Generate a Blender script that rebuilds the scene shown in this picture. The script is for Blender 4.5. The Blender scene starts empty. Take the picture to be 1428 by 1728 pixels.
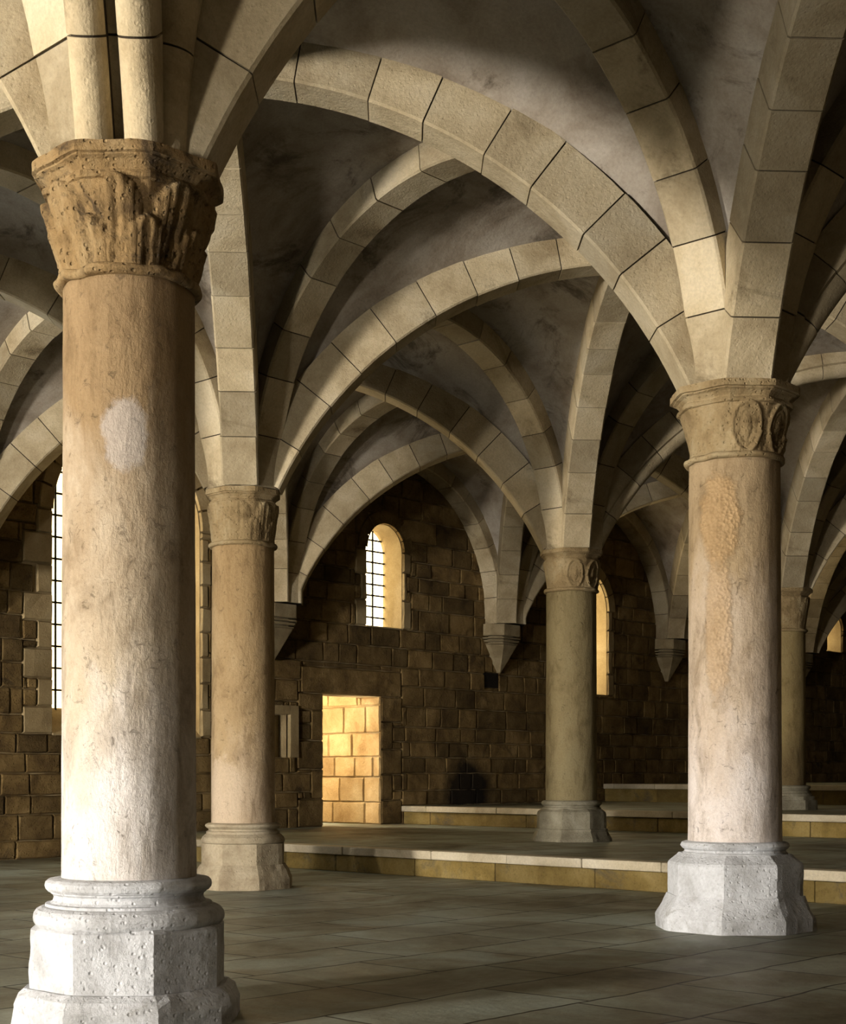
import bpy, bmesh, math, random
from mathutils import Vector, noise, Matrix
random.seed(7)
PI = math.pi
sc = bpy.context.scene
COL = sc.collection

# ------------------------------------------------------------------ camera, world, exposure
YAW = 47.0
cam_d = bpy.data.cameras.new('camera')
cam = bpy.data.objects.new('camera', cam_d)
COL.objects.link(cam)
cam.location = (0, 0, 1.285)
cam.rotation_euler = (PI/2, 0, -math.radians(YAW))
cam_d.sensor_fit = 'HORIZONTAL'
cam_d.sensor_width = 36
cam_d.lens = 2480/1428*36
cam_d.shift_y = 440/1428
cam_d.clip_end = 300
sc.camera = cam

w = bpy.data.worlds.new('world'); sc.world = w; w.use_nodes = True
w.node_tree.nodes['Background'].inputs[0].default_value = (0.55, 0.62, 0.6, 1)
w.node_tree.nodes['Background'].inputs[1].default_value = 0.004
sc.view_settings.view_transform = 'Standard'
sc.view_settings.look = 'None'
sc.view_settings.gamma = 1
sc.view_settings.exposure = 0.0
try:
    sc.cycles.max_bounces = 6
    sc.cycles.diffuse_bounces = 1
    sc.cycles.use_denoising = True
    sc.cycles.sample_clamp_indirect = 4
except Exception:
    pass
# strength and colour of the lit window panes (r, g, b, strength)
GLOW_END = (1.0, 0.955, 0.90, 560.0)      # tall windows of the end wall behind the camera
GLOW_SIDE = (1.0, 0.82, 0.50, 7.5)      # small windows of the far wall
GLOW_DOOR = (1.0, 0.88, 0.68, 78.0)  # passage window, and the added glowing pane in the passage end wall
GLOW_LEFT = (0.93, 0.98, 1.0, 5.5)       # tall window of the left wall, outside the frame

# ------------------------------------------------------------------ grid of the hall (metres)
XS = [-13.59, -7.52, -1.45, 4.62, 10.69, 16.75, 22.82, 28.89, 34.96, 41.03]
YS = [-6.17, 0.13, 6.43, 12.73, 19.03]
XEND, XFAR, YWALL, YNEAR = -14.0, 41.3, 19.2, -6.4
SPRING = 4.43
P1, P2, P3 = 0.32, 0.655, 1.035        # heights of the three platforms
S1, S2, S3 = 13.25, 20.02, 26.45       # where they begin

def floor_z(x):
    return 0.0 if x < S1 else P1 if x < S2 else P2 if x < S3 else P3

# ------------------------------------------------------------------ materials
def srgb(r, g, b):
    f = lambda c: ((c/255+0.055)/1.055)**2.4 if c/255 > 0.04045 else c/255/12.92
    return (f(r), f(g), f(b), 1)

class N:
    """small helper around a node tree"""
    def __init__(s, name):
        s.m = bpy.data.materials.new(name); s.m.use_nodes = True
        s.t = s.m.node_tree
        s.b = s.t.nodes['Principled BSDF']
    def n(s, typ, **k):
        nd = s.t.nodes.new(typ)
        for a, v in k.items():
            if a.startswith('i_'):
                key = a[2:]
                key = int(key) if key.isdigit() else key.replace('_', ' ')
                nd.inputs[key].default_value = v
            else:
                setattr(nd, a, v)
        return nd
    def l(s, a, b):
        s.t.links.new(a, b)
    def coord(s, scale=(1, 1, 1), kind='Object'):
        c = s.n('ShaderNodeTexCoord'); mp = s.n('ShaderNodeMapping')
        mp.inputs['Scale'].default_value = scale
        s.l(c.outputs[kind], mp.inputs['Vector']); return mp.outputs[0]
    def noise(s, vec, scale, detail=6, rough=0.6, dist=0.0):
        nd = s.n('ShaderNodeTexNoise', i_Scale=scale, i_Detail=detail, i_Roughness=rough, i_Distortion=dist)
        s.l(vec, nd.inputs['Vector']); return nd.outputs['Fac']
    def ramp(s, fac, stops):
        r = s.n('ShaderNodeValToRGB'); e = r.color_ramp.elements
        while len(e) < len(stops): e.new(0.5)
        for el, (p, c) in zip(e, stops):
            el.position = p; el.color = c if len(c) == 4 else (*c, 1)
        s.l(fac, r.inputs[0]); return r.outputs[0]
    def mix(s, fac, a, b, typ='MIX'):
        m = s.n('ShaderNodeMix', data_type='RGBA', blend_type=typ)
        for sock, v in ((m.inputs[0], fac), (m.inputs[6], a), (m.inputs[7], b)):
            if hasattr(v, 'is_linked') or hasattr(v, 'links'): s.l(v, sock)
            else: sock.default_value = v
        return m.outputs[2]
    def math(s, op, a, b=None, c=None, clamp=False):
        m = s.n('ShaderNodeMath', operation=op, use_clamp=clamp)
        for i, v in enumerate((a, b, c)):
            if v is None: continue
            if hasattr(v, 'links'): s.l(v, m.inputs[i])
            else: m.inputs[i].default_value = v
        return m.outputs[0]
    def bump(s, h, strength=0.5, dist=0.02, prev=None):
        b = s.n('ShaderNodeBump', i_Strength=strength, i_Distance=dist)
        s.l(h, b.inputs['Height'])
        if prev is not None: s.l(prev, b.inputs['Normal'])
        return b.outputs[0]
    def done(s, col, rough=0.85, normal=None):
        s.l(col, s.b.inputs['Base Color']) if hasattr(col, 'links') else setattr(s.b.inputs['Base Color'], 'default_value', col)
        s.b.inputs['Roughness'].default_value = rough
        s.b.inputs['Specular IOR Level'].default_value = 0.25
        if normal is not None: s.l(normal, s.b.inputs['Normal'])
        return s.m

def stone(name, c1, c2, c3, scale=1.5, bump=0.5, tone=0.5, stain=None, stain_lo=0.56, stretch=(1, 1, 1), pits=0.3, rough=0.85, soot_and_shade=None):
    s = N(name); v = s.coord(stretch)
    a = s.noise(v, scale, 8, 0.62, 0.4)
    col = s.ramp(a, [(0.3, c1), (0.5, c2), (0.7, c3)])
    at = s.n('ShaderNodeAttribute', attribute_name='tone')
    t = s.math('MULTIPLY_ADD', at.outputs['Fac'], tone, 1-tone/2)
    tc = s.n('ShaderNodeCombineColor')
    for i in range(3): s.l(t, tc.inputs[i])
    col = s.mix(1.0, col, tc.outputs[0], 'MULTIPLY')
    if stain is not None:
        st = s.noise(v, scale*0.8, 10, 0.75, 0.8)
        f = s.ramp(st, [(stain_lo, (0, 0, 0)), (stain_lo+0.1, (1, 1, 1))])
        col = s.mix(s.math('MULTIPLY', f, 0.75), col, stain)
    fine = s.noise(v, 38, 6, 0.7)
    col = s.mix(0.35, col, s.ramp(fine, [(0.3, (0.45, 0.45, 0.45)), (0.6, (1, 1, 1))]), 'MULTIPLY')
    med = s.noise(v, 9, 8, 0.7)
    if soot_and_shade:
        cx, cy, cz, hw, hh = soot_and_shade
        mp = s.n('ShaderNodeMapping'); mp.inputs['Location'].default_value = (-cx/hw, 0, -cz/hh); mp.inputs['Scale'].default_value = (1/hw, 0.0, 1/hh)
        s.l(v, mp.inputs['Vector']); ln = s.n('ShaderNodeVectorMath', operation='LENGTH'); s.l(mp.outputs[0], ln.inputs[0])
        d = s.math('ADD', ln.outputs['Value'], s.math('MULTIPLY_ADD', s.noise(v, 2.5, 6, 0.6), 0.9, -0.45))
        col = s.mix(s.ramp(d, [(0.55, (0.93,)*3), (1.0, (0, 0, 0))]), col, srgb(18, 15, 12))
    vo = s.n('ShaderNodeTexVoronoi', i_Scale=26.0); s.l(v, vo.inputs['Vector'])
    pit = s.ramp(vo.outputs['Distance'], [(0.1, (0, 0, 0)), (0.28, (1, 1, 1))])
    h = s.math('ADD', s.math('MULTIPLY', fine, 0.4), med)
    h = s.math('ADD', h, s.math('MULTIPLY', pit, pits))
    return s.done(col, rough, s.bump(h, bump, 0.03))

TAN = (srgb(150, 128, 92), srgb(186, 165, 126), srgb(206, 188, 152))
M = {}
M['rib'] = stone('rib_limestone', srgb(152, 134, 102), srgb(190, 174, 142), srgb(210, 197, 169), 1.2, 0.6, 0.5, srgb(116, 102, 76), 0.58, pits=0.15)
M['mortar'] = stone('dark_mortar', srgb(44, 36, 26), srgb(58, 48, 34), srgb(72, 60, 42), 6, 0.6, 0)
M['web'] = stone('lime_plaster', srgb(122, 108, 92), srgb(168, 157, 142), srgb(190, 182, 170), 1.3, 0.35, 0, srgb(84, 74, 62), 0.545, pits=0.05)
M['wall'] = stone('rough_ashlar', srgb(82, 64, 38), srgb(120, 98, 60), srgb(148, 124, 82), 2.2, 1.0, 0.75, srgb(56, 44, 30), 0.56, pits=0.5, rough=0.9, soot_and_shade=(21.9, 19.2, 0.95, 0.85, 0.75))
M['quoin'] = stone('pale_quoin', srgb(140, 120, 86), srgb(166, 146, 108), srgb(184, 166, 130), 1.6, 0.4, 0.3)
M['jamb'] = stone('smooth_jamb_stone', srgb(146, 116, 72), srgb(180, 150, 102), srgb(200, 174, 128), 1.8, 0.8, 0.45)
M['cap_kerb'] = stone('kerb_limestone', srgb(160, 146, 120), srgb(196, 184, 158), srgb(214, 204, 182), 1.3, 0.4, 0.25)
M['riser'] = stone('riser_stone', srgb(98, 80, 40), srgb(132, 112, 62), srgb(160, 140, 90), 1.6, 0.8, 0.5, srgb(86, 82, 70), 0.55)
M['iron'] = stone('dark_iron', srgb(14, 13, 12), srgb(20, 18, 16), srgb(28, 25, 22), 9, 0.3, 0)
M['corbel'] = stone('corbel_stone', srgb(120, 104, 78), srgb(160, 144, 112), srgb(182, 166, 136), 2.0, 0.4, 0.3)

def column_material(name, low, mid, high, z_mid, patches=(), rough_bump=0.6):
    """low / mid / high: stone colours up the shaft (limewash below, ochre stone above; left shaft also painted with light falloff)"""
    s = N(name); v = s.coord((1, 1, 0.45)); v1 = s.coord((1, 1, 1))
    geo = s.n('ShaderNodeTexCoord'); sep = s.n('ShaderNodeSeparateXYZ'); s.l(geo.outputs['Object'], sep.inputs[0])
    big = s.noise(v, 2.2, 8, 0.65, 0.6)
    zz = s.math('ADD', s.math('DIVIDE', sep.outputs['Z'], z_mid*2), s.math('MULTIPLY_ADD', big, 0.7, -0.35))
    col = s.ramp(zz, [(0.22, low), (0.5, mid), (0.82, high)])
    mott = s.ramp(s.noise(v, 5.0, 10, 0.72, 0.5), [(0.34, (0.5, 0.45, 0.38)), (0.5, (0.9, 0.87, 0.83)), (0.68, (1, 1, 1))])
    col = s.mix(0.85, col, mott, 'MULTIPLY')
    scar = s.ramp(s.noise(v1, 11, 12, 0.8, 1.2), [(0.36, (1, 1, 1)), (0.42, (0, 0, 0))])
    col = s.mix(s.math('MULTIPLY', scar, 0.55), col, srgb(92, 78, 60))
    h_extra = None
    for (px, py, pz, hw, hh, c, amt, rough) in patches:
        mp = s.n('ShaderNodeMapping')
        mp.vector_type = 'POINT'
        mp.inputs['Location'].default_value = (-px/hw, -py/hw, -pz/hh)
        mp.inputs['Scale'].default_value = (1/hw, 1/hw, 1/hh)
        s.l(geo.outputs['Object'], mp.inputs['Vector'])
        ln = s.n('ShaderNodeVectorMath', operation='LENGTH'); s.l(mp.outputs[0], ln.inputs[0])
        d = s.math('ADD', ln.outputs['Value'], s.math('MULTIPLY_ADD', s.noise(v1, 9, 10, 0.75), 1.0, -0.5))
        f = s.ramp(d, [(0.78, (1, 1, 1)), (0.98, (0, 0, 0))])
        col = s.mix(s.math('MULTIPLY', f, amt), col, c)
        if rough:
            vo = s.n('ShaderNodeTexVoronoi', i_Scale=34.0); s.l(v1, vo.inputs['Vector'])
            hh_ = s.math('MULTIPLY', f, s.math('MULTIPLY', vo.outputs['Distance'], rough))
            h_extra = hh_ if h_extra is None else s.math('ADD', h_extra, hh_)
    fine = s.noise(v1, 42, 6, 0.7)
    col = s.mix(0.3, col, s.ramp(fine, [(0.3, (0.5, 0.5, 0.5)), (0.6, (1, 1, 1))]), 'MULTIPLY')
    streak = s.noise(s.coord((1, 1, 0.08)), 30, 5, 0.7)
    h = s.math('ADD', s.math('MULTIPLY', fine, 0.35), s.noise(v, 8, 8, 0.7))
    h = s.math('ADD', h, s.math('MULTIPLY', streak, 0.16))
    h = s.math('SUBTRACT', h, s.math('MULTIPLY', scar, 0.25))
    if h_extra is not None: h = s.math('ADD', h, h_extra)
    return s.done(col, 0.82, s.bump(h, rough_bump, 0.035))

def flagstone(name, tint=1.0):
    s = N(name); v = s.coord()
    wob = s.n('ShaderNodeTexNoise', i_Scale=1.1, i_Detail=3.0); s.l(v, wob.inputs['Vector'])
    vm = s.n('ShaderNodeVectorMath', operation='MULTIPLY_ADD'); s.l(wob.outputs['Color'], vm.inputs[0])
    vm.inputs[1].default_value = (0.16, 0.16, 0); s.l(v, vm.inputs[2])
    br = s.n('ShaderNodeTexBrick', i_Scale=1.0, i_Mortar_Size=0.012, i_Mortar_Smooth=0.3, i_Brick_Width=1.35, i_Row_Height=0.72)
    br.offset = 0.43; br.squash = 0.75; br.squash_frequency = 3
    br.inputs['Color1'].default_value = (0.15, 0.15, 0.15, 1); br.inputs['Color2'].default_value = (0.95, 0.95, 0.95, 1)
    br.inputs['Mortar'].default_value = (0, 0, 0, 1); br.inputs['Bias'].default_value = 0.0
    s.l(vm.outputs[0], br.inputs['Vector'])
    tone = s.ramp(br.outputs['Color'], [(0.0, srgb(112, 104, 80)), (0.5, srgb(152, 152, 134)), (1.0, srgb(186, 194, 180))])
    pat = s.ramp(s.noise(s.coord((1, 1, 1)), 0.75, 8, 0.65, 0.8), [(0.36, srgb(84, 70, 44)), (0.5, srgb(140, 138, 118)), (0.62, srgb(172, 182, 170))])  # random stains, contrast raised to paint in pools of light and dark
    col = s.mix(0.6, tone, pat)
    fine = s.noise(v, 18, 8, 0.7)
    col = s.mix(0.4, col, s.ramp(fine, [(0.3, (0.5, 0.5, 0.5)), (0.65, (1, 1, 1))]), 'MULTIPLY')
    col = s.mix(br.outputs['Fac'], col, srgb(40, 36, 26))
    h = s.math('SUBTRACT', s.math('ADD', s.math('MULTIPLY', s.noise(v, 3.0, 8, 0.6), 0.9), s.math('MULTIPLY', fine, 0.2)), s.math('MULTIPLY', br.outputs['Fac'], 0.9))
    m = s.done(col, 0.5, s.bump(h, 0.45, 0.03))
    rr = s.ramp(s.noise(v, 2.0, 6, 0.6), [(0.3, (0.42,)*3), (0.7, (0.7,)*3)])
    s.l(rr, s.b.inputs['Roughness'])
    return m

def glow(name, c):
    s = N(name)
    v = s.coord(); f = s.noise(v, 2.5, 3)
    col = s.ramp(f, [(0.35, (c[0], c[1]*0.93, c[2]*0.8)), (0.65, (c[0], c[1], c[2]))])
    s.l(col, s.b.inputs['Emission Color']); s.b.inputs['Emission Strength'].default_value = c[3]
    s.b.inputs['Base Color'].default_value = (0.5, 0.45, 0.35, 1)
    s.b.inputs['Roughness'].default_value = 0.3
    return s.m
M['floor'] = flagstone('flagstones')
M['pane_end'] = glow('daylit_pane_end', GLOW_END)
M['pane_side'] = glow('daylit_pane_side', GLOW_SIDE)
M['pane_left'] = glow('daylit_pane_left', GLOW_LEFT)
M['pane_wide'] = glow('daylit_pane_wide', (1.0, 0.78, 0.42, 3.6))
M['pane_door'] = glow('passage_daylit_and_added_pane', GLOW_DOOR)

# ------------------------------------------------------------------ mesh helper
class MB:
    def __init__(s): s.v = []; s.f = []; s.tone = []; s.mi = []; s.sm = []
    def add(s, vs, fs, tone=0.5, mi=0, smooth=False):
        o = len(s.v); s.v += [tuple(p) for p in vs]
        for f in fs:
            s.f.append([i+o for i in f]); s.tone.append(tone); s.mi.append(mi); s.sm.append(smooth)
    def box(s, x0, x1, y0, y1, z0, z1, tone=0.5, mi=0):
        vs = [(x, y, z) for z in (z0, z1) for y in (y0, y1) for x in (x0, x1)]
        s.add(vs, [(0, 2, 3, 1), (4, 5, 7, 6), (0, 1, 5, 4), (2, 6, 7, 3), (0, 4, 6, 2), (1, 3, 7, 5)], tone, mi)
    def rings(s, rings, tone=0.5, mi=0, smooth=True, caps=True):
        """loft closed rings of equal length"""
        n = len(rings[0]); vs = [p for r in rings for p in r]; fs = []
        for i in range(len(rings)-1):
            for j in range(n):
                k = (j+1) % n
                fs.append((i*n+j, i*n+k, (i+1)*n+k, (i+1)*n+j))
        if caps:
            fs.append(tuple(range(n))[::-1]); fs.append(tuple((len(rings)-1)*n+j for j in range(n)))
        s.add(vs, fs, tone, mi, smooth)
    def build(s, name, mats, parent=None, loc=(0, 0, 0), bevel=0, flip_fix=True):
        me = bpy.data.meshes.new(name)
        L = Vector(loc)
        me.from_pydata([tuple(Vector(p)-L) for p in s.v], [], s.f)
        if not isinstance(mats, (list, tuple)): mats = [mats]
        for m in mats: me.materials.append(m)
        at = me.attributes.new('tone', 'FLOAT', 'FACE')
        at.data.foreach_set('value', s.tone)
        me.polygons.foreach_set('material_index', s.mi)
        me.polygons.foreach_set('use_smooth', s.sm)
        if flip_fix:
            bm = bmesh.new(); bm.from_mesh(me)
            bmesh.ops.recalc_face_normals(bm, faces=bm.faces); bm.to_mesh(me); bm.free()
        me.update()
        o = bpy.data.objects.new(name, me); COL.objects.link(o)
        if parent is not None:
            o.parent = parent
            o.location = L - Vector(parent.location) if False else L
        else:
            o.location = L
        if bevel:
            b = o.modifiers.new('bevel', 'BEVEL'); b.width = bevel; b.segments = 2; b.limit_method = 'ANGLE'; b.angle_limit = 0.6
        return o

def tag(o, label=None, cat=None, group=None, kind=None):
    if label: o['label'] = label
    if cat: o['category'] = cat
    if group: o['group'] = group
    if kind: o['kind'] = kind
    return o
def empty(name, loc):
    o = bpy.data.objects.new(name, None); COL.objects.link(o); o.location = loc; o.empty_display_size = 0.2
    return o

# ------------------------------------------------------------------ floors and platforms
def floor_piece(x0, x1, z, name='floor'):
    m = MB(); m.box(x0, x1, YNEAR-0.3, 21.6, z-0.5, z)
    return tag(m.build(name, M['floor']), kind='structure')
floor_piece(XEND-0.4, S1+0.2, 0)
floor_piece(S1+0.2, S2+0.2, P1)
floor_piece(S2+0.2, S3+0.2, P2)
floor_piece(S3+0.2, XFAR+0.4, P3)

def step(x, z0, z1, label, y1=YWALL):
    r = empty('stone_step', (x, 6, z0)); tag(r, label, 'step')
    m = MB(); y = YNEAR
    while y < y1:
        L = random.uniform(0.9, 1.6); ye = min(y1, y+L)
        j = random.uniform(-0.012, 0.012)
        m.box(x+0.02+j-x, 0.24, y+0.004-6, ye-0.004-6, 0, z1-z0-0.105, random.random()); y = ye
    m.box(0.035, 0.24, YNEAR-6, y1-6, 0, z1-z0-0.1, 0.5, 1)
    m.build('riser', [M['riser'], M['mortar']], r, bevel=0.012)
    m = MB(); y = YNEAR-0.4
    while y < y1:
        L = random.uniform(0.8, 1.9); ye = min(y1, y+L)
        j = random.uniform(-0.008, 0.008)
        m.box(-0.03+j, 0.22, y+0.003-6, ye-0.003-6, z1-z0-0.1, z1-z0+0.006, random.random()); y = ye
    m.build('coping', M['cap_kerb'], r, bevel=0.014)
step(S1, 0, P1, 'lowest stone step with pale worn coping crossing behind the foreground columns')
step(S2, P1, P2, 'second stone step with pale coping, starting right of the lit doorway')
step(S3, P2, P3, 'farthest and highest stone step with pale coping, under the tall slit window')

# ------------------------------------------------------------------ walls with openings
def arch_outline(x0, x1, z0, zs, seg=14):
    """rectangle with a round head springing at zs (zs=None: plain rectangle given by z0..zs)"""
    r = (x1-x0)/2; cx = (x0+x1)/2
    pts = [(x0, z0), (x1, z0)]
    for i in range(seg+1):
        a = PI*i/seg; pts.append((cx+r*math.cos(a), zs+r*math.sin(a)))
    return pts
def rect_outline(x0, x1, z0, z1): return [(x0, z0), (x1, z0), (x1, z1), (x0, z1)]

def slab_with_holes(name, outer, holes, y0, y1, mat, to_world):
    cu = bpy.data.curves.new(name, 'CURVE'); cu.dimensions = '2D'; cu.fill_mode = 'BOTH'; cu.extrude = abs(y1-y0)/2
    for pts in [outer]+holes:
        sp = cu.splines.new('POLY'); sp.points.add(len(pts)-1); sp.use_cyclic_u = True
        for p, q in zip(sp.points, pts): p.co = (q[0], q[1], 0, 1)
    tmp = bpy.data.objects.new('tmp', cu); COL.objects.link(tmp)
    dg = bpy.context.evaluated_depsgraph_get(); dg.update()
    me = bpy.data.meshes.new_from_object(tmp.evaluated_get(dg)); bpy.data.objects.remove(tmp)
    for v in me.vertices:
        v.co = Vector(to_world(v.co.x, v.co.y, (y0+y1)/2 + v.co.z))
    me.name = name; me.materials.clear(); me.materials.append(mat)
    at = me.attributes.new('tone', 'FLOAT', 'FACE'); at.data.foreach_set('value', [0.5]*len(me.polygons))
    bm = bmesh.new(); bm.from_mesh(me); bmesh.ops.recalc_face_normals(bm, faces=bm.faces); bm.to_mesh(me); bm.free()
    o = bpy.data.objects.new(name, me); COL.objects.link(o)
    return tag(o, kind='structure')

# openings of the far wall: (x0, x1, z0, spring or top, arched)
WIN = [
    (6.30, 9.10, 1.87, 4.9, True),
    (12.42, 15.24, 1.87, 5.25, True),
    (19.10, 20.06, 4.00, 5.44, True),
    (24.95, 26.62, 3.00, 4.85, True),
    (31.2, 32.9, 3.00, 4.85, True),
    (36.75, 37.6, 4.6, 5.2, True)]
DOOR = (18.00, 19.47, P1, 2.70)
NICHE = (16.30, 17.18, 1.55, 2.30)
SOOT = (21.25, 22.45, P2, 1.62)
HOLE = (22.42, 22.86, 3.0, 3.30)
holes = []
for (x0, x1, z0, zs, ar) in WIN: holes.append(arch_outline(x0, x1, z0, zs))
for (x0, x1, z0, z1) in (DOOR, NICHE, HOLE): holes.append(rect_outline(x0, x1, z0, z1))
holes[len(WIN)] = rect_outline(DOOR[0], DOOR[1], 0.05, DOOR[3])
wall_back = slab_with_holes('wall_back', rect_outline(XEND-0.5, XFAR+0.5, -0.3, 7.9), holes, YWALL+0.06, YWALL+0.62, M['quoin'], lambda a, b, c: (a, c, b))

def blocks(m, a0, a1, z0, z1, skip, place, hmin=0.27, hmax=0.44, wmin=0.36, wmax=0.95, special=(), mi=0, face=0.0, prot=0.02):
    """courses of hewn blocks; place(a, z, d) gives the world point, d = distance out of the wall"""
    def block(x0, x1, zl, zh, tone, k, pr=None):
        g = 0.004
        x0 += g; x1 -= g; zl += g; zh -= g
        if x1-x0 < 0.05 or zh-zl < 0.05: return
        p = random.uniform(0, prot) if pr is None else pr
        c = min(0.022, (x1-x0)*0.2)
        j = lambda s=0.009: random.uniform(-s, s)
        nx = max(1, int((x1-x0)/0.16)); nz = max(1, int((zh-zl)/0.16))
        out = []; xs = [x0]+[x0+c+(x1-x0-2*c)*i/nx for i in range(nx+1)]+[x1]
        zs = [zl]+[zl+c+(zh-zl-2*c)*i/nz for i in range(nz+1)]+[zh]
        for iz, zz in enumerate(zs):
            for ix, xx in enumerate(xs):
                edge = ix in (0, len(xs)-1) or iz in (0, len(zs)-1)
                d = -0.03 if edge else face+p+random.uniform(-0.007, 0.007)
                out.append(place(xx+j(0.007), zz+j(0.007), d))
        n = len(xs)
        fs = [(r*n+q, r*n+q+1, (r+1)*n+q+1, (r+1)*n+q) for r in range(len(zs)-1) for q in range(n-1)]
        m.add(out, fs, tone, k)
    for (x0, x1, zl, zh, k) in special: block(x0, x1, zl, zh, random.uniform(0.3, 0.8), k, 0.012)
    z = z0; sk = list(skip) + [('r', s[0], s[1], s[2], s[3]) for s in special]
    while z < z1-0.05:
        h = random.uniform(hmin, hmax); zt = min(z1, z+h)
        if z1-zt < 0.12: zt = z1
        # split height at horizontal limits of skips
        cuts = []
        zc = (z+zt)/2
        for s in sk:
            if s[0] == 'r':
                if s[3] < zt-0.02 and s[4] > z+0.02: cuts.append((s[1], s[2], s[3], s[4]))
            else:
                _, x0, x1, sz0, zs = s; r = (x1-x0)/2; cx = (x0+x1)/2
                if sz0 < zt-0.02 and zs+r > z+0.02:
                    if zt <= zs: cuts.append((x0, x1, sz0, 99))
                    else:
                        q = max(0.0, max(z, zs)-zs); ww = math.sqrt(max(0, r*r-q*q))
                        cuts.append((cx-ww, cx+ww, sz0, 99))
        x = a0 - random.uniform(0, 0.4)
        while x < a1:
            L = random.uniform(wmin, wmax); xe = min(a1, x+L)
            if a1-xe < 0.15: xe = a1
            xb = max(a0, x)
            parts = [(xb, xe, z, zt)]
            for c in cuts:
                new = []
                for (p0, p1, q0, q1) in parts:
                    if p1 <= c[0] or p0 >= c[1] or q1 <= c[2] or q0 >= c[3]: new.append((p0, p1, q0, q1)); continue
                    if p0 < c[0]: new.append((p0, c[0], q0, q1))
                    if p1 > c[1]: new.append((c[1], p1, q0, q1))
                    mid0, mid1 = max(p0, c[0]), min(p1, c[1])
                    if q0 < c[2]: new.append((mid0, mid1, q0, c[2]))
                    if q1 > c[3]: new.append((mid0, mid1, c[3], q1))
                parts = new
            tn = random.random()
            for p in parts: block(*p, tn, mi)
            x = xe
        z = zt

skips = [('a', x0, x1, z0, zs) for (x0, x1, z0, zs, ar) in WIN]
skips += [('r', DOOR[0], DOOR[1], 0, DOOR[3]), ('r', *NICHE), ('r', *HOLE)]
spec = []
def quoins(x, side, z0, z1, k=1, lo=0.28, hi=0.52, h=0.42):
    z = z0; i = 0
    while z < z1-0.05:
        ze = min(z1, z+h+random.uniform(-0.05, 0.05)); wd = lo if i % 2 else hi
        spec.append((x-wd, x, z, ze, k) if side < 0 else (x, x+wd, z, ze, k)); z = ze; i += 1
for (x0, x1, z0, zs, ar) in WIN:
    if x1-x0 > 2.5:
        quoins(x0, -1, z0, zs, 1); quoins(x1, 1, z0, zs, 1, 0.16, 0.22)
    elif x0 < 20: quoins(x0, -1, z0, zs, 1, 0.16, 0.3, 0.5); quoins(x1, 1, z0, zs, 1, 0.1, 0.22, 0.5)
    else: quoins(x0, -1, z0, zs, 1, 0.16, 0.24, 0.5); quoins(x1, 1, z0, zs, 1, 0.16, 0.24, 0.5)
spec.append((17.45, 20.0, 2.70, 3.18, 0))
quoins(DOOR[0], -1, P1, 2.70, 0, 0.3, 0.62, 0.55); quoins(DOOR[1], 1, P1, 2.70, 0, 0.3, 0.55, 0.5)
m = MB()
blocks(m, XEND, XFAR, 0.0, 7.7, skips, lambda a, z, d: (a, YWALL-d+0.02, z), special=spec)
# voussoirs round the window heads
for (x0, x1, z0, zs, ar) in WIN:
    r = (x1-x0)/2; cx = (x0+x1)/2; nv = max(7, int(PI*r/0.32)); t = 0.26
    for i in range(nv):
        a0, a1 = PI*i/nv+0.012, PI*(i+1)/nv-0.012; ring = []
        tn = random.random()
        for (rr, d) in ((r, -0.02), (r+0.012, 0.03), (r+t-0.02, 0.03), (r+t, -0.02)):
            ring.append([(cx+rr*math.cos(a0+(a1-a0)*q/4), YWALL-d+0.02, zs+rr*math.sin(a0+(a1-a0)*q/4)) for q in range(5)])
        vs = [p for rr in ring for p in rr]; fs = [(u*5+q, u*5+q+1, u*5+q+6, u*5+q+5) for u in range(3) for q in range(4)]
        m.add(vs, fs, tn, 1 if x1-x0 > 1.2 else 0)
wb = m.build('wall_masonry', [M['wall'], M['quoin']], wall_back, flip_fix=False)
bm = bmesh.new(); bm.from_mesh(wb.data)
for f in bm.faces:
    f.normal_update()
    if f.normal.y > 0: f.normal_flip()
bm.to_mesh(wb.data); bm.free()

def side_wall(name, box, mat='wall'):
    m = MB(); m.box(*box); return tag(m.build(name, M[mat]), kind='structure')
side_wall('wall_near', (XEND-0.5, XFAR+0.5, YNEAR-0.5, YNEAR, -0.3, 7.9))
mf = side_wall('wall_far', (XFAR, XFAR+0.5, YNEAR-0.5, YWALL+0.6, -0.3, 7.9))
m = MB(); blocks(m, YNEAR, YWALL, P3, 7.7, [], lambda a, z, d: (XFAR-d, a, z)); m.build('wall_masonry', M['wall'], mf, flip_fix=False)
# end wall with three tall windows (behind the camera)
EW = [(2.4, 3.25, 0.7, 1.9), (9.5, 11.1, 0.8, 2.9)]
slab_with_holes('wall_end', rect_outline(YNEAR-0.5, YWALL+0.6, -0.3, 7.9), [arch_outline(*e) for e in EW], XEND-0.5, XEND, M['wall'], lambda a, b, c: (c, a, b))

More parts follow.
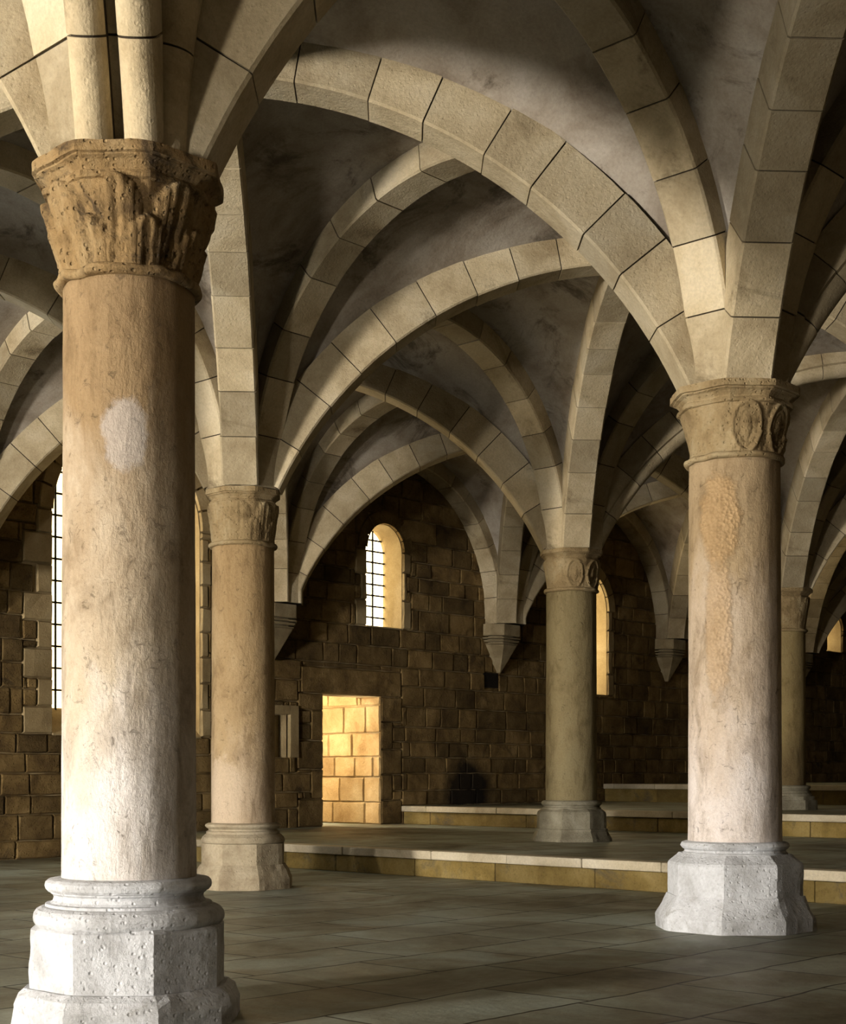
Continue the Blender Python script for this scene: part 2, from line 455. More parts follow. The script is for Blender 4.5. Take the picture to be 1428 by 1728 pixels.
# ------------------------------------------------------------------ windows
def window(n, outline, depth_y, mat, bars_x, bars_z, plane='y', label=None):
    """emissive daylit glass behind iron bars, one pane mesh and one grille mesh"""
    m = MB()
    P = (lambda a, b, d=0: (a, depth_y+d, b)) if plane == 'y' else (lambda a, b, d=0: (depth_y+d, a, b))
    vs = [P(a, b) for a, b in outline]+[P(a, b, 0.02 if plane == 'y' else -0.02) for a, b in outline]; k = len(outline)
    m.add(vs, [tuple(range(k)), tuple(range(k, 2*k))[::-1]]+[(i, (i+1) % k, k+(i+1) % k, k+i) for i in range(k)])
    o = m.build('window_%d' % n, mat); tag(o, kind='structure')
    g = MB(); xs = [p[0] for p in outline]; zs = [p[1] for p in outline]
    x0, x1, z0, z1 = min(xs), max(xs), min(zs), max(zs); r = (x1-x0)/2; zsp = z1-r; cx = (x0+x1)/2
    d0, d1 = (-0.05, -0.02) if plane == 'y' else (0.02, 0.05)
    def bar(a0, a1, b0, b1):
        if plane == 'y': g.box(a0, a1, depth_y+d0, depth_y+d1, b0, b1)
        else: g.box(depth_y+d0, depth_y+d1, a0, a1, b0, b1)
    for i in range(1, bars_x+1):
        x = x0+(x1-x0)*i/(bars_x+1); top = zsp+math.sqrt(max(0, r*r-(x-cx)**2)); bar(x-0.011, x+0.011, z0, top)
    for i in range(1, bars_z+1):
        z = z0+(z1-z0)*i/(bars_z+1); ww = r if z < zsp else math.sqrt(max(0, r*r-(z-zsp)**2)); bar(cx-ww, cx+ww, z-0.014, z+0.014)
    if g.v: g.build('window_grille', M['iron'], o)
    return o
for i, e in enumerate(EW): window(10+i, arch_outline(*e), XEND-0.3, M['pane_end'], 2, 8, 'x')
for i, (x0, x1, z0, zs, ar) in enumerate(WIN):
    big = x1-x0 > 2.5
    yy = YWALL+0.55
    window(i+1, arch_outline(x0+0.01, x1-0.01, z0+0.02, zs-0.01), yy, M['pane_left'] if x0 < 10 else M['pane_wide'] if big else M['pane_side'], 7 if big else 2, 13 if big else 8)
    # sloping stone sill
    s = MB(); rise = 0.42 if big else 0.05
    vs = [(x0, YWALL+0.02, z0-0.02), (x1, YWALL+0.02, z0-0.02), (x1, yy-0.01, z0-0.02), (x0, yy-0.01, z0-0.02), (x0, YWALL+0.02, z0+0.005), (x1, YWALL+0.02, z0+0.005), (x1, yy-0.01, z0+rise), (x0, yy-0.01, z0+rise)]
    s.add(vs, [(0, 1, 2, 3), (4, 5, 6, 7), (0, 1, 5, 4), (1, 2, 6, 5), (2, 3, 7, 6), (3, 0, 4, 7)])
    tag(s.build('window_sill', M['quoin'], bpy.data.objects['window_%d' % (i+1)]))

# passage behind the doorway, lit by a window in its left wall and an added pane in its end wall
x0, x1, z0, z1 = DOOR
m = MB()
m.box(x1, x1+0.3, YWALL+0.62, 21.6, 0, 3.3, 0.5, 0)
m.box(x0-0.9, x1+0.3, 21.6, 21.9, 0, 3.3)
m.box(x0-0.9, x1+0.3, YWALL+0.62, 21.9, 3.0, 3.3)
m.box(x0-1.2, x0-0.9, YWALL+0.62, 21.9, 0, 3.3)
pas = tag(m.build('door_1', M['jamb']), kind='structure')
m = MB(); blocks(m, YWALL+0.02, 21.6, P1, 3.0, [('r', YWALL, YWALL+0.62, DOOR[3], 3.2)], lambda a, z, d: (x1-d-0.035, a, z), mi=0, prot=0.01, hmin=0.36, hmax=0.52, wmin=0.4, wmax=1.0)
m.build('door_jamb', M['jamb'], pas, flip_fix=False)
window(14, rect_outline(19.95, 20.55, 2.3, 2.9), x0-0.86, M['pane_door'], 0, 0, 'x')
window(15, rect_outline(17.2, 17.9, 1.9, 2.9), 21.56, M['pane_door'], 0, 0, 'y')  # added unseen glowing pane, spills light through the doorway onto the platform

# backs of the niche, the soot-blackened recess and a dark plug painting the putlog hole's shade
m = MB(); m.box(NICHE[0]-0.1, NICHE[1]+0.1, YWALL+0.30, YWALL+0.64, NICHE[2]-0.1, NICHE[3]+0.1)
tag(m.build('wall_niche_back', M['quoin']), kind='structure')
M['soot_and_shade'] = stone('hole_shade_stone', srgb(16, 14, 12), srgb(26, 22, 18), srgb(38, 32, 26), 3, 0.8, 0)  # near-black colour standing for the shade inside the putlog hole
m = MB()
m.box(HOLE[0], HOLE[1], YWALL+0.03, YWALL+0.64, HOLE[2], HOLE[3])
tag(m.build('wall_hole_shade', M['soot_and_shade']), kind='structure')
m = MB()
a, b, c, d = NICHE
for (q0, q1, r0, r1) in ((b, b+0.2, c, d+0.16), (a-0.2, b, d, d+0.16), (a-0.2, a, c, d)): m.box(q0, q1, YWALL-0.02, YWALL+0.1, r0, r1, random.random())
tag(m.build('trim_1', M['quoin'], bevel=0.008), kind='structure')

# ------------------------------------------------------------------ rib curves
def rib_curve(span, kind, off, zlo0, zlo1):
    """soffit curve in its vertical plane: list of (d, z, nd, nz) with outward normal; dense"""
    half = span/2-off
    pts = []
    if kind == 'diag':
        rise = 2.53; R = (half*half+rise*rise)/(2*rise); zc = SPRING+rise-R; amax = math.asin(half/R)
    else:
        R = half; zc = SPRING; amax = PI/2
    n = 48
    st = [(span/2-half, z, -1, 0) for z in (zlo0,) if zlo0 < SPRING-0.02]
    en = [(span/2+half, z, 1, 0) for z in (zlo1,) if zlo1 < SPRING-0.02]
    for i in range(n+1):
        a = -amax+2*amax*i/n
        pts.append((span/2+R*math.sin(a), zc+R*math.cos(a), math.sin(a), math.cos(a)))
    return st+pts+en

def sample(curve, s):
    acc = 0
    for i in range(len(curve)-1):
        a, b = curve[i], curve[i+1]; L = math.hypot(b[0]-a[0], b[1]-a[1])
        if acc+L >= s or i == len(curve)-2:
            t = min(1, max(0, (s-acc)/L)) if L > 0 else 0
            r = [a[k]+(b[k]-a[k])*t for k in range(4)]; q = math.hypot(r[2], r[3]) or 1
            return r[0], r[1], r[2]/q, r[3]/q
        acc += L
def curve_len(c): return sum(math.hypot(c[i+1][0]-c[i][0], c[i+1][1]-c[i][1]) for i in range(len(c)-1))

def profile(kind, w, dep):
    h = w/2
    if kind == 'square':
        c = 0.018
        return [(-h, dep), (-h, c), (-h+c, 0), (h-c, 0), (h, c), (h, dep)]
    if kind == 'roll':
        r = h*0.8; p = [(-h, dep), (-h, r*1.25), (-r, r*1.1)]
        p += [(r*math.cos(a), r-r*math.sin(a)) for a in [PI-PI*i/24 for i in range(25)]]
        return p+[(r, r*1.1), (h, r*1.25), (h, dep)]
    if kind == 'double':
        r = h*0.44; p = [(-h, dep), (-h, r*1.1)]
        for cx in (-h+r, h-r):
            p += [(cx+r*math.cos(a), r-r*math.sin(a)) for a in [PI-PI*i/18 for i in range(19)]]
            if cx < 0: p += [(-0.03, r*1.4), (0.03, r*1.4)]
        return p+[(h, r*1.1), (h, dep)]

def make_rib(name, p0, p1, kind, prof='square', w=0.40, off=0.42, label='', z0=SPRING, z1=SPRING, cat='arch', group=None, dep=0.48):
    p0 = Vector(p0); p1 = Vector(p1); D = p1-p0; span = D.length; u = D/span; sd = Vector((-u.y, u.x))
    cv = rib_curve(span, kind, off, z0, z1); L = curve_len(cv)
    base = Vector((p0.x, p0.y, z0))
    prof_pts = profile(prof, w, dep); core = [(a*0.93, min(dep, b+0.016)) for a, b in prof_pts]
    nb = max(9, round(L/0.56)); nb += (nb+1) % 2
    cuts = [L*i/nb + (random.uniform(-0.05, 0.05) if 0 < i < nb else 0) for i in range(nb+1)]
    m = MB()
    def pt(s, a, b, js=0, jn=0):
        d, z, nd, nz = sample(cv, s)
        return (p0.x+u.x*(d+nd*(b+jn))+sd.x*(a+js), p0.y+u.y*(d+nd*(b+jn))+sd.y*(a+js), z+nz*(b+jn))
    for i in range(nb):
        g = 0.006; sa, sb = cuts[i]+g, cuts[i+1]-g; js, jn = random.uniform(-0.005, 0.005), random.uniform(-0.004, 0.006)
        k = 4
        m.rings([[pt(sa+(sb-sa)*q/k, a, b, js, jn) for a, b in prof_pts] for q in range(k+1)], random.random(), 0, False)
    k = nb*3
    m.rings([[pt(L*q/k, a, b) for a, b in core] for q in range(k+1)], 0.5, 1, False)
    o = m.build(name, [M['rib'], M['mortar']], None, base)
    tag(o, label, cat, group)
    return o

# nodes that the photo shows, with the words that single them out
NODE = {(4.62, 6.43): 'the big left foreground column', (10.69, 6.43): 'the right foreground column',
        (10.69, 12.73): 'the middle left column', (16.75, 12.73): 'the column on the lowest step',
        (22.82, 12.73): 'the far right column', (16.75, 19.03): 'the left wall corbel',
        (22.82, 19.03): 'the middle wall corbel', (28.89, 19.03): 'the right wall corbel'}
CORB = {(10.69, 19.03): 4.2, (16.75, 19.03): 4.17, (22.82, 19.03): 4.26, (28.89, 19.03): 4.36, (34.96, 19.03): 4.4, (4.62, 19.03): 4.2, (-1.45, 19.03): 4.2, (41.03, 19.03): 4.4, (-7.52, 19.03): 4.2}
ROLLS = {((10.69, 6.43), (16.75, 0.13)): 'roll', ((16.75, 12.73), (22.82, 6.43)): 'roll',
         ((-1.45, 0.13), (4.62, 6.43)): 'double', ((4.62, 0.13), (4.62, 6.43)): 'roll'}
def wordy(a, b):
    """which way the far end lies"""
    cx = lambda p: p[0]*0.682-p[1]*0.7314
    cz = lambda p: p[0]*0.7314+p[1]*0.682
    dx, dz = cx(b)-cx(a), cz(b)-cz(a)
    s = 'right' if dx > 0 else 'left'
    if abs(dx) < 2: return 'towards the viewer' if dz < 0 else 'straight away from the viewer'
    if abs(dz) < 2: return 'level to the '+s
    return s+('wards and nearer' if dz < 0 else 'wards and deeper')
SKIP = set()
def rib_between(a, b, kind):
    a, b = sorted((a, b))
    if (a, b) in SKIP: return
    if a not in NODE and b not in NODE: 
        if not in_view(a, b): return
    prof = ROLLS.get((a, b), 'square')
    nm = {'diag': 'diagonal_rib', 'side': 'transverse_arch', 'wall': 'wall_arch'}[kind]
    word = {'diag': 'diagonal rib', 'side': 'transverse arch', 'wall': 'wall arch'}[kind]
    look = {'square': 'square-edged stone', 'roll': 'rounded stone', 'double': 'double-roll stone'}[prof]
    if a in NODE and b in NODE: lab = f'{word} from {NODE[a]} to {NODE[b]}'
    elif a in NODE or b in NODE:
        k, o = (a, b) if a in NODE else (b, a)
        lab = f'{look} {word} leaving {NODE[k]}, {wordy(k, o)}'
    else: lab = EXTRA.get((a, b), f'{look} {word} in the far vaults at X {a} {b}')
    za, zb = CORB.get(a, SPRING), CORB.get(b, SPRING)
    ww = {'square': 0.40, 'roll': 0.36, 'double': 0.44}[prof]
    make_rib(nm, a, b, kind if kind == 'diag' else 'side', prof, ww, 0.42 if kind == 'diag' else 0.40, lab, za, zb, 'arch' if kind != 'diag' else 'rib',
             dep=0.48)
EXTRA = {
    ((28.89, 12.73), (34.96, 19.03)): 'diagonal rib at the right frame edge, above the far right column',
    ((34.96, 19.03), (41.03, 12.73)): 'farthest diagonal rib, behind the far right column at the right edge',
    ((34.96, 12.73), (34.96, 19.03)): 'farthest transverse arch, beyond the far right column',
    ((34.96, 19.03), (41.03, 19.03)): 'wall arch over the farthest window at the right frame edge'}
def span_px(a, b):
    o = []
    for t in (0.0, 0.25, 0.5, 0.75, 1.0):
        x = a[0]+(b[0]-a[0])*t; y = a[1]+(b[1]-a[1])*t
        cx = x*0.682-y*0.7314; cz = x*0.7314+y*0.682
        z = SPRING+2.5*math.sqrt(max(0, 1-(2*t-1)**2))
        if cz > 1: o.append((round(714+2480*cx/cz), round(1304-2480*(z-1.285)/cz)))
    return o
def in_view(a, b):
    hit = 0
    for i in range(1, 12):
        t = i/12; x = a[0]+(b[0]-a[0])*t; y = a[1]+(b[1]-a[1])*t
        cx = x*0.682-y*0.7314; cz = x*0.7314+y*0.682
        if cz < 1: continue
        z = SPRING+2.5*math.sqrt(max(0, 1-(2*t-1)**2))
        px = 714+2480*cx/cz; py = 1304-2480*(z-1.285)/cz
        if -10 < px < 1438 and -10 < py < 1728: hit += 1
    return hit > 0
for i, x in enumerate(XS):
    for j, y in enumerate(YS):
        if i+1 < len(XS):
            if j > 0: rib_between((x, y), (XS[i+1], y), 'wall' if j == len(YS)-1 else 'side')
            if j+1 < len(YS):
                rib_between((x, y), (XS[i+1], YS[j+1]), 'diag')
                rib_between((x, YS[j+1]), (XS[i+1], y), 'diag')
        if j+1 < len(YS): rib_between((x, y), (x, YS[j+1]), 'side')

# ------------------------------------------------------------------ vault webs
def web_half(m, a, mid_dir, span_side, o, dspan):
    pass
def web():
    m = MB(); EX = 0.26; nt, nr = 18, 8
    for i in range(len(XS)-1):
        for j in range(len(YS)-1):
            x0, x1, y0, y1 = XS[i], XS[i+1], YS[j], YS[j+1]
            cs = [(x0, y0), (x1, y0), (x1, y1), (x0, y1)]
            O = Vector(((x0+x1)/2, (y0+y1)/2))
            for k in range(4):
                for nb_ in ((k+1) % 4, (k-1) % 4):
                    A = Vector(cs[k]); B = Vector(cs[nb_]); C = Vector(cs[(k+2) % 4])
                    us = (B-A).normalized(); ss = (B-A).length; ud = (C-A).normalized(); ds = (C-A).length
                    cs_ = rib_curve(ss, 'side', 0.40, SPRING, SPRING); cd = rib_curve(ds, 'diag', 0.42, SPRING, SPRING)
                    Ls, Ld = curve_len(cs_)/2, curve_len(cd)/2
                    rows = []
                    for t in range(nt+1):
                        f = t/nt
                        d, z, nd, nz = sample(cs_, Ls*f); p = Vector((*(A+us*(d+nd*EX)), z+nz*EX))
                        if t == nt: p = Vector((*(A+us*ss/2), p.z))
                        d, z, nd, nz = sample(cd, Ld*f); q = Vector((*(A+ud*(d+nd*EX)), z+nz*EX))
                        if t == nt: q = Vector((*(A+ud*ds/2), q.z))
                        row = []
                        for r in range(nr+1):
                            g = r/nr; v = p.lerp(q, g)
                            out = Vector((v.x-O.x, v.y-O.y, 0))
                            bul = 0.10*math.sin(PI*g)*min(1, f*1.6)
                            v = v+Vector((0, 0, bul*f)) + (out.normalized()*bul*0.0 if out.length > 0.01 else Vector((0, 0, 0)))
                            row.append(tuple(v))
                        rows.append(row)
                    vs = [v for r in rows for v in r]; w_ = nr+1
                    fs = [(r*w_+q, r*w_+q+1, (r+1)*w_+q+1, (r+1)*w_+q) for r in range(nt) for q in range(nr)]
                    m.add(vs, fs, 0.5, 0, True)
    me_o = m.build('ceiling', M['web'], flip_fix=False)
    bm = bmesh.new(); bm.from_mesh(me_o.data); bmesh.ops.remove_doubles(bm, verts=bm.verts, dist=0.002)
    for f in bm.faces:
        f.normal_update()
    bmesh.ops.recalc_face_normals(bm, faces=bm.faces)
    if sum(f.normal.z for f in bm.faces) > 0: bmesh.ops.reverse_faces(bm, faces=bm.faces)
    bm.to_mesh(me_o.data); bm.free()
    return tag(me_o, kind='structure')
web()
m = MB(); m.box(XEND-0.5, XFAR+0.5, YNEAR-0.5, YWALL+0.6, 7.9, 8.1)
tag(m.build('roof_slab', M['web']), kind='structure')

# ------------------------------------------------------------------ columns
def octa(R, z, n=8, cx=0, cy=0):
    return [(cx+R*math.cos(PI/8+2*PI*i/8), cy+R*math.sin(PI/8+2*PI*i/8), z) for i in range(8)]
def circ(r, z, n=64): return [(r*math.cos(2*PI*i/n), r*math.sin(2*PI*i/n), z) for i in range(n)]
def octmix(R, r, k, z, n=64):
    """ring between a circle of radius r and an octagon of circumradius R"""
    out = []
    for i in range(n):
        a = 2*PI*i/n; loc = ((a) % (PI/4))
        ap = R*math.cos(PI/8); ro = ap/math.cos(((a+PI/8) % (PI/4))-PI/8)
        q = r*(1-k)+ro*k; out.append((q*math.cos(a), q*math.sin(a), z))
    return out

def octo_block(levels, chip=0.0, sub=6, seed=0):
    """octagonal block from (R, z) levels, faces subdivided and gently worn"""
    m = MB(); rings = []
    lv = []
    for (a, b) in zip(levels[:-1], levels[1:]):
        n = max(1, int(abs(b[1]-a[1])/0.05)+1)
        for i in range(n): lv.append((a[0]+(b[0]-a[0])*i/n, a[1]+(b[1]-a[1])*i/n))
    lv.append(levels[-1])
    for (R, z) in lv:
        ring = []
        for i in range(8):
            p = Vector((math.cos(PI/8+PI/4*i), math.sin(PI/8+PI/4*i), 0))*R; q = Vector((math.cos(PI/8+PI/4*(i+1)), math.sin(PI/8+PI/4*(i+1)), 0))*R
            for s in range(sub):
                f = s/sub; v = p.lerp(q, f)
                if s == 0: v = v*(0.99-chip*0.03*max(0, noise.noise(Vector((i*3.1+seed, z*9, seed)))))
                nn = noise.noise(Vector((v.x*5+seed, v.y*5, z*5)))*0.5+noise.noise(Vector((v.x*14+seed, v.y*14, z*14)))*0.3
                v = v*(1+chip*0.022*nn)
                ring.append((v.x, v.y, z+chip*0.008*nn))
        rings.append(ring)
    m.rings(rings, 0.5, 0, False)
    return m

def leafy(th, v, n, ph, v0, v1):
    t = (v-v0)/(v1-v0)
    if t <= 0 or t >= 1: return 0
    a = ((th*n/(2*PI)+ph) % 1)-0.5
    wd = 0.46*math.sin(PI*min(1, 0.18+0.82*t))**0.6
    x = abs(a)/max(wd, 1e-3)
    if x >= 1: return 0
    lobes = 0.22*math.cos(a*55)*(0.3+0.7*x)
    return (1-x**3)*(0.35+0.65*t**1.5)+lobes-0.35*math.exp(-(a/0.035)**2)

COLNAMES = []
def make_column(name, loc, r, zb, zs0, zneck, plinth, block, mould, Rab, rbell, mats, label, group=None, relief=0.03, wear=1.0, style='leaf', seed=0, ztop=SPRING, copy_of=None):
    root = empty('stone_column', loc); tag(root, label, 'column', group)
    base_m, shaft_m, cap_m = mats
    z = lambda q: q-loc[2]
    # octagonal plinth and block
    octo_block([(R, z(zz)) for R, zz in plinth], wear, 6, seed).build('plinth', base_m, root)
    octo_block([(R, z(zz)) for R, zz in block], wear*0.7, 6, seed+5).build('base_block', base_m, root)
    m = MB(); rings = []
    mm = []
    for (q0, q1) in zip(mould[:-1], mould[1:]): mm += [(q0[0]+(q1[0]-q0[0])*f, q0[1]+(q1[1]-q0[1])*f) for f in (0, 0.12, 0.5, 0.88)]
    for (rr, zz) in mm+[mould[-1]]:
        rings.append([(p[0]*(1+wear*0.01*noise.noise(Vector((p[0]*8, p[1]*8, zz*9+seed)))), p[1]*(1+wear*0.01*noise.noise(Vector((p[0]*8, p[1]*8, zz*9+seed)))), z(zz)) for p in circ(rr, 0, 72)])
    m.rings(rings); m.build('base_moulding', base_m, root)
    # shaft
    m = MB(); rings = []; ns = 60
    for i in range(ns+1):
        zz = zs0-0.02+(zneck-zs0+0.04)*i/ns; ring = []
        for p in circ(1, 0, 72):
            q = Vector((p[0]*1.5, p[1]*1.5, zz*0.9+seed)); nn = noise.noise(q)*0.6+noise.noise(q*4)*0.3+noise.noise(q*11)*0.2
            rr = (r*(1.015-0.03*i/ns))*(1+wear*0.012*nn); ring.append((p[0]*rr, p[1]*rr, z(zz)))
        rings.append(ring)
    m.rings(rings); m.build('shaft', shaft_m, root)
    # neck ring
    m = MB(); rings = []
    for k in range(9):
        a = -PI/2+PI*k/8; rr = r*0.98+0.012+0.032*math.cos(a); zz = zneck+0.022+0.026*math.sin(a); ring = []
        for p in circ(1, 0, 72):
            nn = noise.noise(Vector((p[0]*3+seed, p[1]*3, 1)))*0.012*wear
            ring.append((p[0]*(rr+nn), p[1]*(rr+nn), z(zz)+nn*0.9))
        rings.append(ring)
    m.rings(rings); m.build('neck_ring', cap_m, root)
    # bell with carved leaves
    m = MB(); rings = []; nv, na = 40, 176; zt = ztop-0.15
    for i in range(nv+1):
        v = i/nv; zz = zneck+0.03+(zt-zneck-0.03)*v; ring = []
        for k in range(na):
            a = 2*PI*k/na
            flare = v**1.9 if style != 'plain' else v**1.4
            rc = r*0.97+(rbell-r*0.97)*flare
            ap = rbell*1.02*math.cos(PI/8)/math.cos(((a+PI/8) % (PI/4))-PI/8)
            rr = rc*(1-0.75*v**3)+min(ap, rc*1.2)*0.75*v**3
            if style == 'leaf':
                d = max(leafy(a, v, 8, 0.0, 0.02, 0.58), leafy(a, v, 8, 0.5, 0.25, 1.02))*relief
            elif style == 'scroll':
                # pointed leaves in looping frames, one per octagon face
                q = ((a*8/(2*PI)+0.5) % 1)-0.5; vv = (v-0.5)/0.46
                el = math.hypot(q/0.36, vv); d = relief*0.9*math.exp(-((el-1)/0.13)**2)
                d += relief*0.5*math.exp(-((math.hypot(q/0.24, vv/0.72)-1)/0.10)**2)
                d += relief*0.7*max(0, 1-(q/0.16)**2-(vv/0.8)**2)*(0.7+0.3*math.cos(abs(q)*70+v*26))
                q2 = ((a*8/(2*PI)) % 1)-0.5
                d += relief*0.8*leafy(a, v, 8, 0.0, 0.0, 0.45)
            else: d = 0
            P = Vector((math.cos(a)*rr*6, math.sin(a)*rr*6, zz*6+seed))
            nn = noise.noise(P)*0.5+noise.noise(P*2.7)*0.35+noise.noise(P*6)*0.2
            fade = 1.0
            if style == 'scroll':   # the carving has weathered off the side facing the window light
                fade = max(0.0, min(1.0, 0.5+2.2*math.sin(a-math.radians(198))))
            rr += d*fade+wear*0.012*nn
            ring.append((math.cos(a)*rr, math.sin(a)*rr, z(zz)))
        rings.append(ring)
    m.rings(rings); m.build('capital_bell', cap_m, root)
    # moulded octagonal abacus
    t = ztop
    lv = [(Rab*0.84, t-0.172), (Rab*0.885, t-0.165), (Rab*0.90, t-0.15), (Rab*0.885, t-0.132), (Rab*0.84, t-0.124), (Rab*0.84, t-0.112), (Rab*0.90, t-0.08), (Rab*0.955, t-0.068), (Rab*0.955, t-0.06), (Rab*1.0, t-0.056), (Rab, t-0.002)]
    octo_block([(R, z(zz)) for R, zz in lv], wear*1.1, 10, seed+9).build('abacus', cap_m, root)
    COLNAMES.append(root)
    return root

WHITE, PINK = srgb(214, 204, 200), srgb(206, 186, 168)
base_m = stone('limewashed_base', srgb(168, 168, 168), srgb(210, 212, 216), srgb(232, 235, 240), 3.0, 0.7, 0, srgb(134, 130, 120), 0.57)
base_m2 = stone('grey_base', srgb(120, 112, 94), srgb(150, 144, 124), srgb(172, 166, 148), 3.0, 0.6, 0, srgb(84, 78, 60), 0.6)
base_m3 = stone('pale_base', srgb(150, 134, 110), srgb(182, 168, 142), srgb(200, 188, 164), 3.0, 0.5, 0, srgb(110, 98, 76), 0.6)
cap_tan = stone('ochre_capital', srgb(98, 78, 50), srgb(156, 128, 86), srgb(176, 152, 112), 3.0, 1.0, 0, srgb(42, 33, 24), 0.5, pits=0.5)
cap_grey = stone('weathered_capital', srgb(118, 98, 66), srgb(160, 138, 100), srgb(182, 164, 128), 3.0, 0.8, 0, srgb(72, 60, 42), 0.6, pits=0.4)
def face_pt(loc, r, px):
    """point on the shaft surface seen at image column px (object space)"""
    a = math.atan2(px-714, 2480); yaw = math.radians(90-YAW)-a
    d = Vector((math.cos(yaw), math.sin(yaw))); c = Vector((loc[0], loc[1]))
    b = c.dot(d); disc = b*b-(c.length_squared-r*r)
    s = b-math.sqrt(max(0, disc)); p = d*s-c
    return p.x, p.y
LA = (4.62, 6.43, 0); LB = (10.69, 6.43, 0); LC = (10.69, 12.73, 0); LD = (16.75, 12.73, P1); LE = (22.82, 12.73, P2)
pa = face_pt(LA, 0.35, 212)
shaftA = column_material('shaft_left', srgb(236, 232, 230), srgb(200, 186, 164), srgb(156, 132, 98), 2.0,  # limewash to tan stone; top darkened further to paint light fading upwards
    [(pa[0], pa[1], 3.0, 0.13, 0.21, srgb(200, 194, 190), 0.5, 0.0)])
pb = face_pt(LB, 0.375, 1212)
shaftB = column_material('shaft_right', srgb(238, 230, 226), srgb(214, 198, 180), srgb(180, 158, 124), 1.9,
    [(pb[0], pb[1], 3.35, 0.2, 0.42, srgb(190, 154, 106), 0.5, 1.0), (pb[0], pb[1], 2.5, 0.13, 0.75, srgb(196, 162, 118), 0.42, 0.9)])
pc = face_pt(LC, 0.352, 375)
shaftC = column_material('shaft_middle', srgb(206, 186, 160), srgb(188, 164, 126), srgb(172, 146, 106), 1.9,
    [(pc[0], pc[1], 1.0, 0.28, 0.5, srgb(214, 194, 168), 0.7, 0.0)])  # pale low patch paints a patch of sunlight on the shaft
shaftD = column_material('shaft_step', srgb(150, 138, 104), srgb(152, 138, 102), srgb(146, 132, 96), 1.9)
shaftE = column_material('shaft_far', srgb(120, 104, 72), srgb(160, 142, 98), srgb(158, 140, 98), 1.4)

mA = [(0.46, 0.48), (0.482, 0.492), (0.496, 0.515), (0.499, 0.535), (0.494, 0.557), (0.478, 0.578), (0.452, 0.59), (0.43, 0.592), (0.43, 0.606), (0.405, 0.61), (0.392, 0.622), (0.388, 0.638), (0.393, 0.652), (0.405, 0.66), (0.405, 0.668), (0.418, 0.67), (0.43, 0.684), (0.434, 0.70), (0.43, 0.718), (0.414, 0.732), (0.38, 0.738), (0.34, 0.74)]
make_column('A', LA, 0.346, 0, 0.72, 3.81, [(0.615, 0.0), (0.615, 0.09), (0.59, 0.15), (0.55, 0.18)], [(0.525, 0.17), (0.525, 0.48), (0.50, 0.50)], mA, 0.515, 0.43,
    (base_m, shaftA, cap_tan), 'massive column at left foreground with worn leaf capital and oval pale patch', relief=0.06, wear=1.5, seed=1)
mB = [(0.42, 0.60), (0.43, 0.625), (0.415, 0.635), (0.41, 0.65), (0.43, 0.662), (0.445, 0.685), (0.43, 0.71), (0.40, 0.722), (0.34, 0.725)]
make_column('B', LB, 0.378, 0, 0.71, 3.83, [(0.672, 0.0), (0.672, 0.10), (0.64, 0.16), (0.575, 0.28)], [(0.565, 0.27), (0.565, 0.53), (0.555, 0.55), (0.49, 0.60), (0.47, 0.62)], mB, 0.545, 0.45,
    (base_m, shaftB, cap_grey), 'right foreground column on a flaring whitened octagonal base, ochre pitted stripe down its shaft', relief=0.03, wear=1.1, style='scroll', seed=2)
mC = [(0.42, 0.48), (0.462, 0.51), (0.47, 0.535), (0.455, 0.57), (0.42, 0.60), (0.41, 0.605), (0.41, 0.63), (0.385, 0.645), (0.385, 0.66), (0.405, 0.67), (0.425, 0.69), (0.42, 0.71), (0.39, 0.725), (0.34, 0.73)]
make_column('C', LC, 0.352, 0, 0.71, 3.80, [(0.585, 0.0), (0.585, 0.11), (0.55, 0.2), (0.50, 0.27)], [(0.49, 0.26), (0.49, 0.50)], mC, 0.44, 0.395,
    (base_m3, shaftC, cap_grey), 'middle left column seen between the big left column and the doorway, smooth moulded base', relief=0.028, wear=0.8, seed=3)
mD = [(0.42, 0.74), (0.42, 0.79), (0.40, 0.80), (0.40, 0.815), (0.42, 0.83), (0.43, 0.85), (0.42, 0.875), (0.40, 0.89), (0.34, 0.90)]
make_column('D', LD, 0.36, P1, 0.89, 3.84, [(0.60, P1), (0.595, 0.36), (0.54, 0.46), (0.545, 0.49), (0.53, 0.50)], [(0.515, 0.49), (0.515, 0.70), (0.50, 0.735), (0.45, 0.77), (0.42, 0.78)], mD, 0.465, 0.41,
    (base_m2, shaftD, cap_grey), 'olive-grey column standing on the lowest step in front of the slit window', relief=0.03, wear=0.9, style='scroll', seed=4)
mE = [(0.46, 0.88), (0.45, 0.92), (0.42, 0.95), (0.42, 0.97), (0.40, 0.98), (0.40, 1.0), (0.42, 1.02), (0.43, 1.04), (0.42, 1.06), (0.38, 1.07)]
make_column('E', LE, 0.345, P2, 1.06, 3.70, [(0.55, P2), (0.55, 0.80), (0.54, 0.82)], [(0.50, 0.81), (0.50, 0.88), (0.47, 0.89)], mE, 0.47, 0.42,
    (base_m2, shaftE, cap_grey), 'far right column on the second step, partly hidden by the right foreground column', relief=0.02, wear=0.7, seed=5)
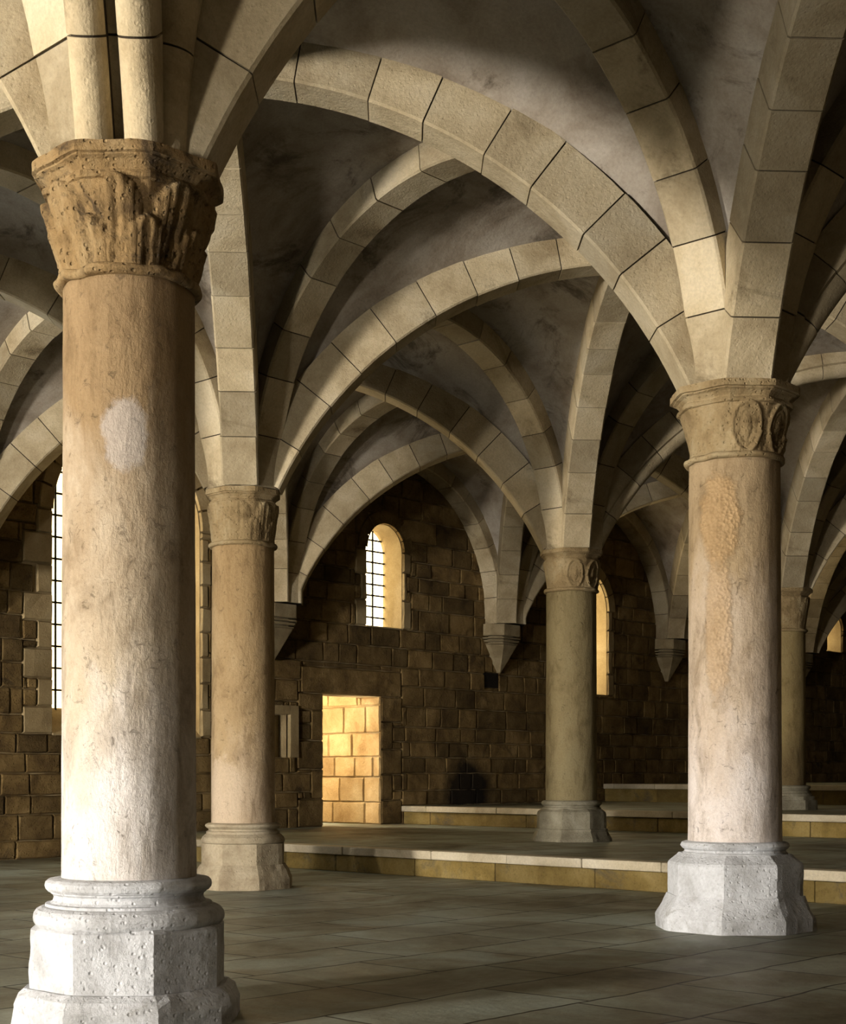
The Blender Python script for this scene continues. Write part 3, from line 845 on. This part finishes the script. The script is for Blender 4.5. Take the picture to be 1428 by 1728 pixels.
# columns outside the frame that carry the visible vaults
def copy_column(src, loc, label):
    c = src.copy(); COL.objects.link(c); c.location = loc; c['label'] = label; c['group'] = 'columns beyond the frame edges'
    for ch in src.children:
        k = ch.copy(); COL.objects.link(k); k.parent = c
for (x, y) in [(4.62, 0.13), (10.69, 0.13), (16.75, 6.43), (4.62, 12.73), (-1.45, 12.73), (-1.45, 6.43), (22.82, 6.43), (28.89, 12.73), (16.75, 0.13)]:
    z = floor_z(x)
    copy_column(COLNAMES[2], (x, y, 0), 'stone column with octagonal base standing outside the edges of the view')

# ------------------------------------------------------------------ corbels on the far wall
def make_corbel(x, ztop, label, plain=False):
    root = empty('wall_corbel', (x, YWALL, ztop)); tag(root, label, 'corbel')
    def half(R, z): return [(R*math.cos(a), -abs(R*math.sin(a)) if True else 0, z) for a in [PI/8*k for k in ()]] 
    def ring(R, z, y0=0.03):
        k = 0.72
        pts = [(-R, y0, z), (-R, -R*0.35, z), (-R*0.55, -R*k-0.05, z), (R*0.55, -R*k-0.05, z), (R, -R*0.35, z), (R, y0, z)]
        return pts
    m = MB(); m.rings([ring(0.45, -0.23), ring(0.45, 0.008)], 0.7, 0, False); m.build('abacus', M['corbel'], root, bevel=0.01)
    m = MB()
    for (R0, R1, z0, z1) in ((0.45, 0.45, -0.29, -0.262), (0.41, 0.44, -0.352, -0.315), (0.37, 0.405, -0.405, -0.38)):
        m.rings([ring(R0, z0), ring(R1, z1)], random.random(), 0, False)
    m.rings([ring(0.30, -0.43), ring(0.30, -0.22)], 0.0, 0, False)
    m.build('corbel_moulding', M['corbel'], root, bevel=0.006)
    m = MB()
    m.rings([[(p[0]*1, p[1]*1, p[2]) for p in ring(0.02, -0.95, 0.03)], ring(0.365, -0.43), ring(0.365, -0.41)], 0.5, 0, False)
    m.build('corbel_point', M['corbel'], root)
    return root
for (x, z, lab) in [(16.75, 4.17, 'pointed stone corbel on the wall left of the small arched window'),
                    (22.82, 4.26, 'pointed stone corbel on the wall between small arched window and step column'),
                    (28.89, 4.36, 'pointed stone corbel on the wall just left of the right foreground column'),
                    (10.69, 4.2, 'pointed stone corbel on the far wall beyond the left frame edge'),
                    (34.96, 4.4, 'farthest pointed stone corbel, behind the right foreground column')]:
    make_corbel(x, z, lab)
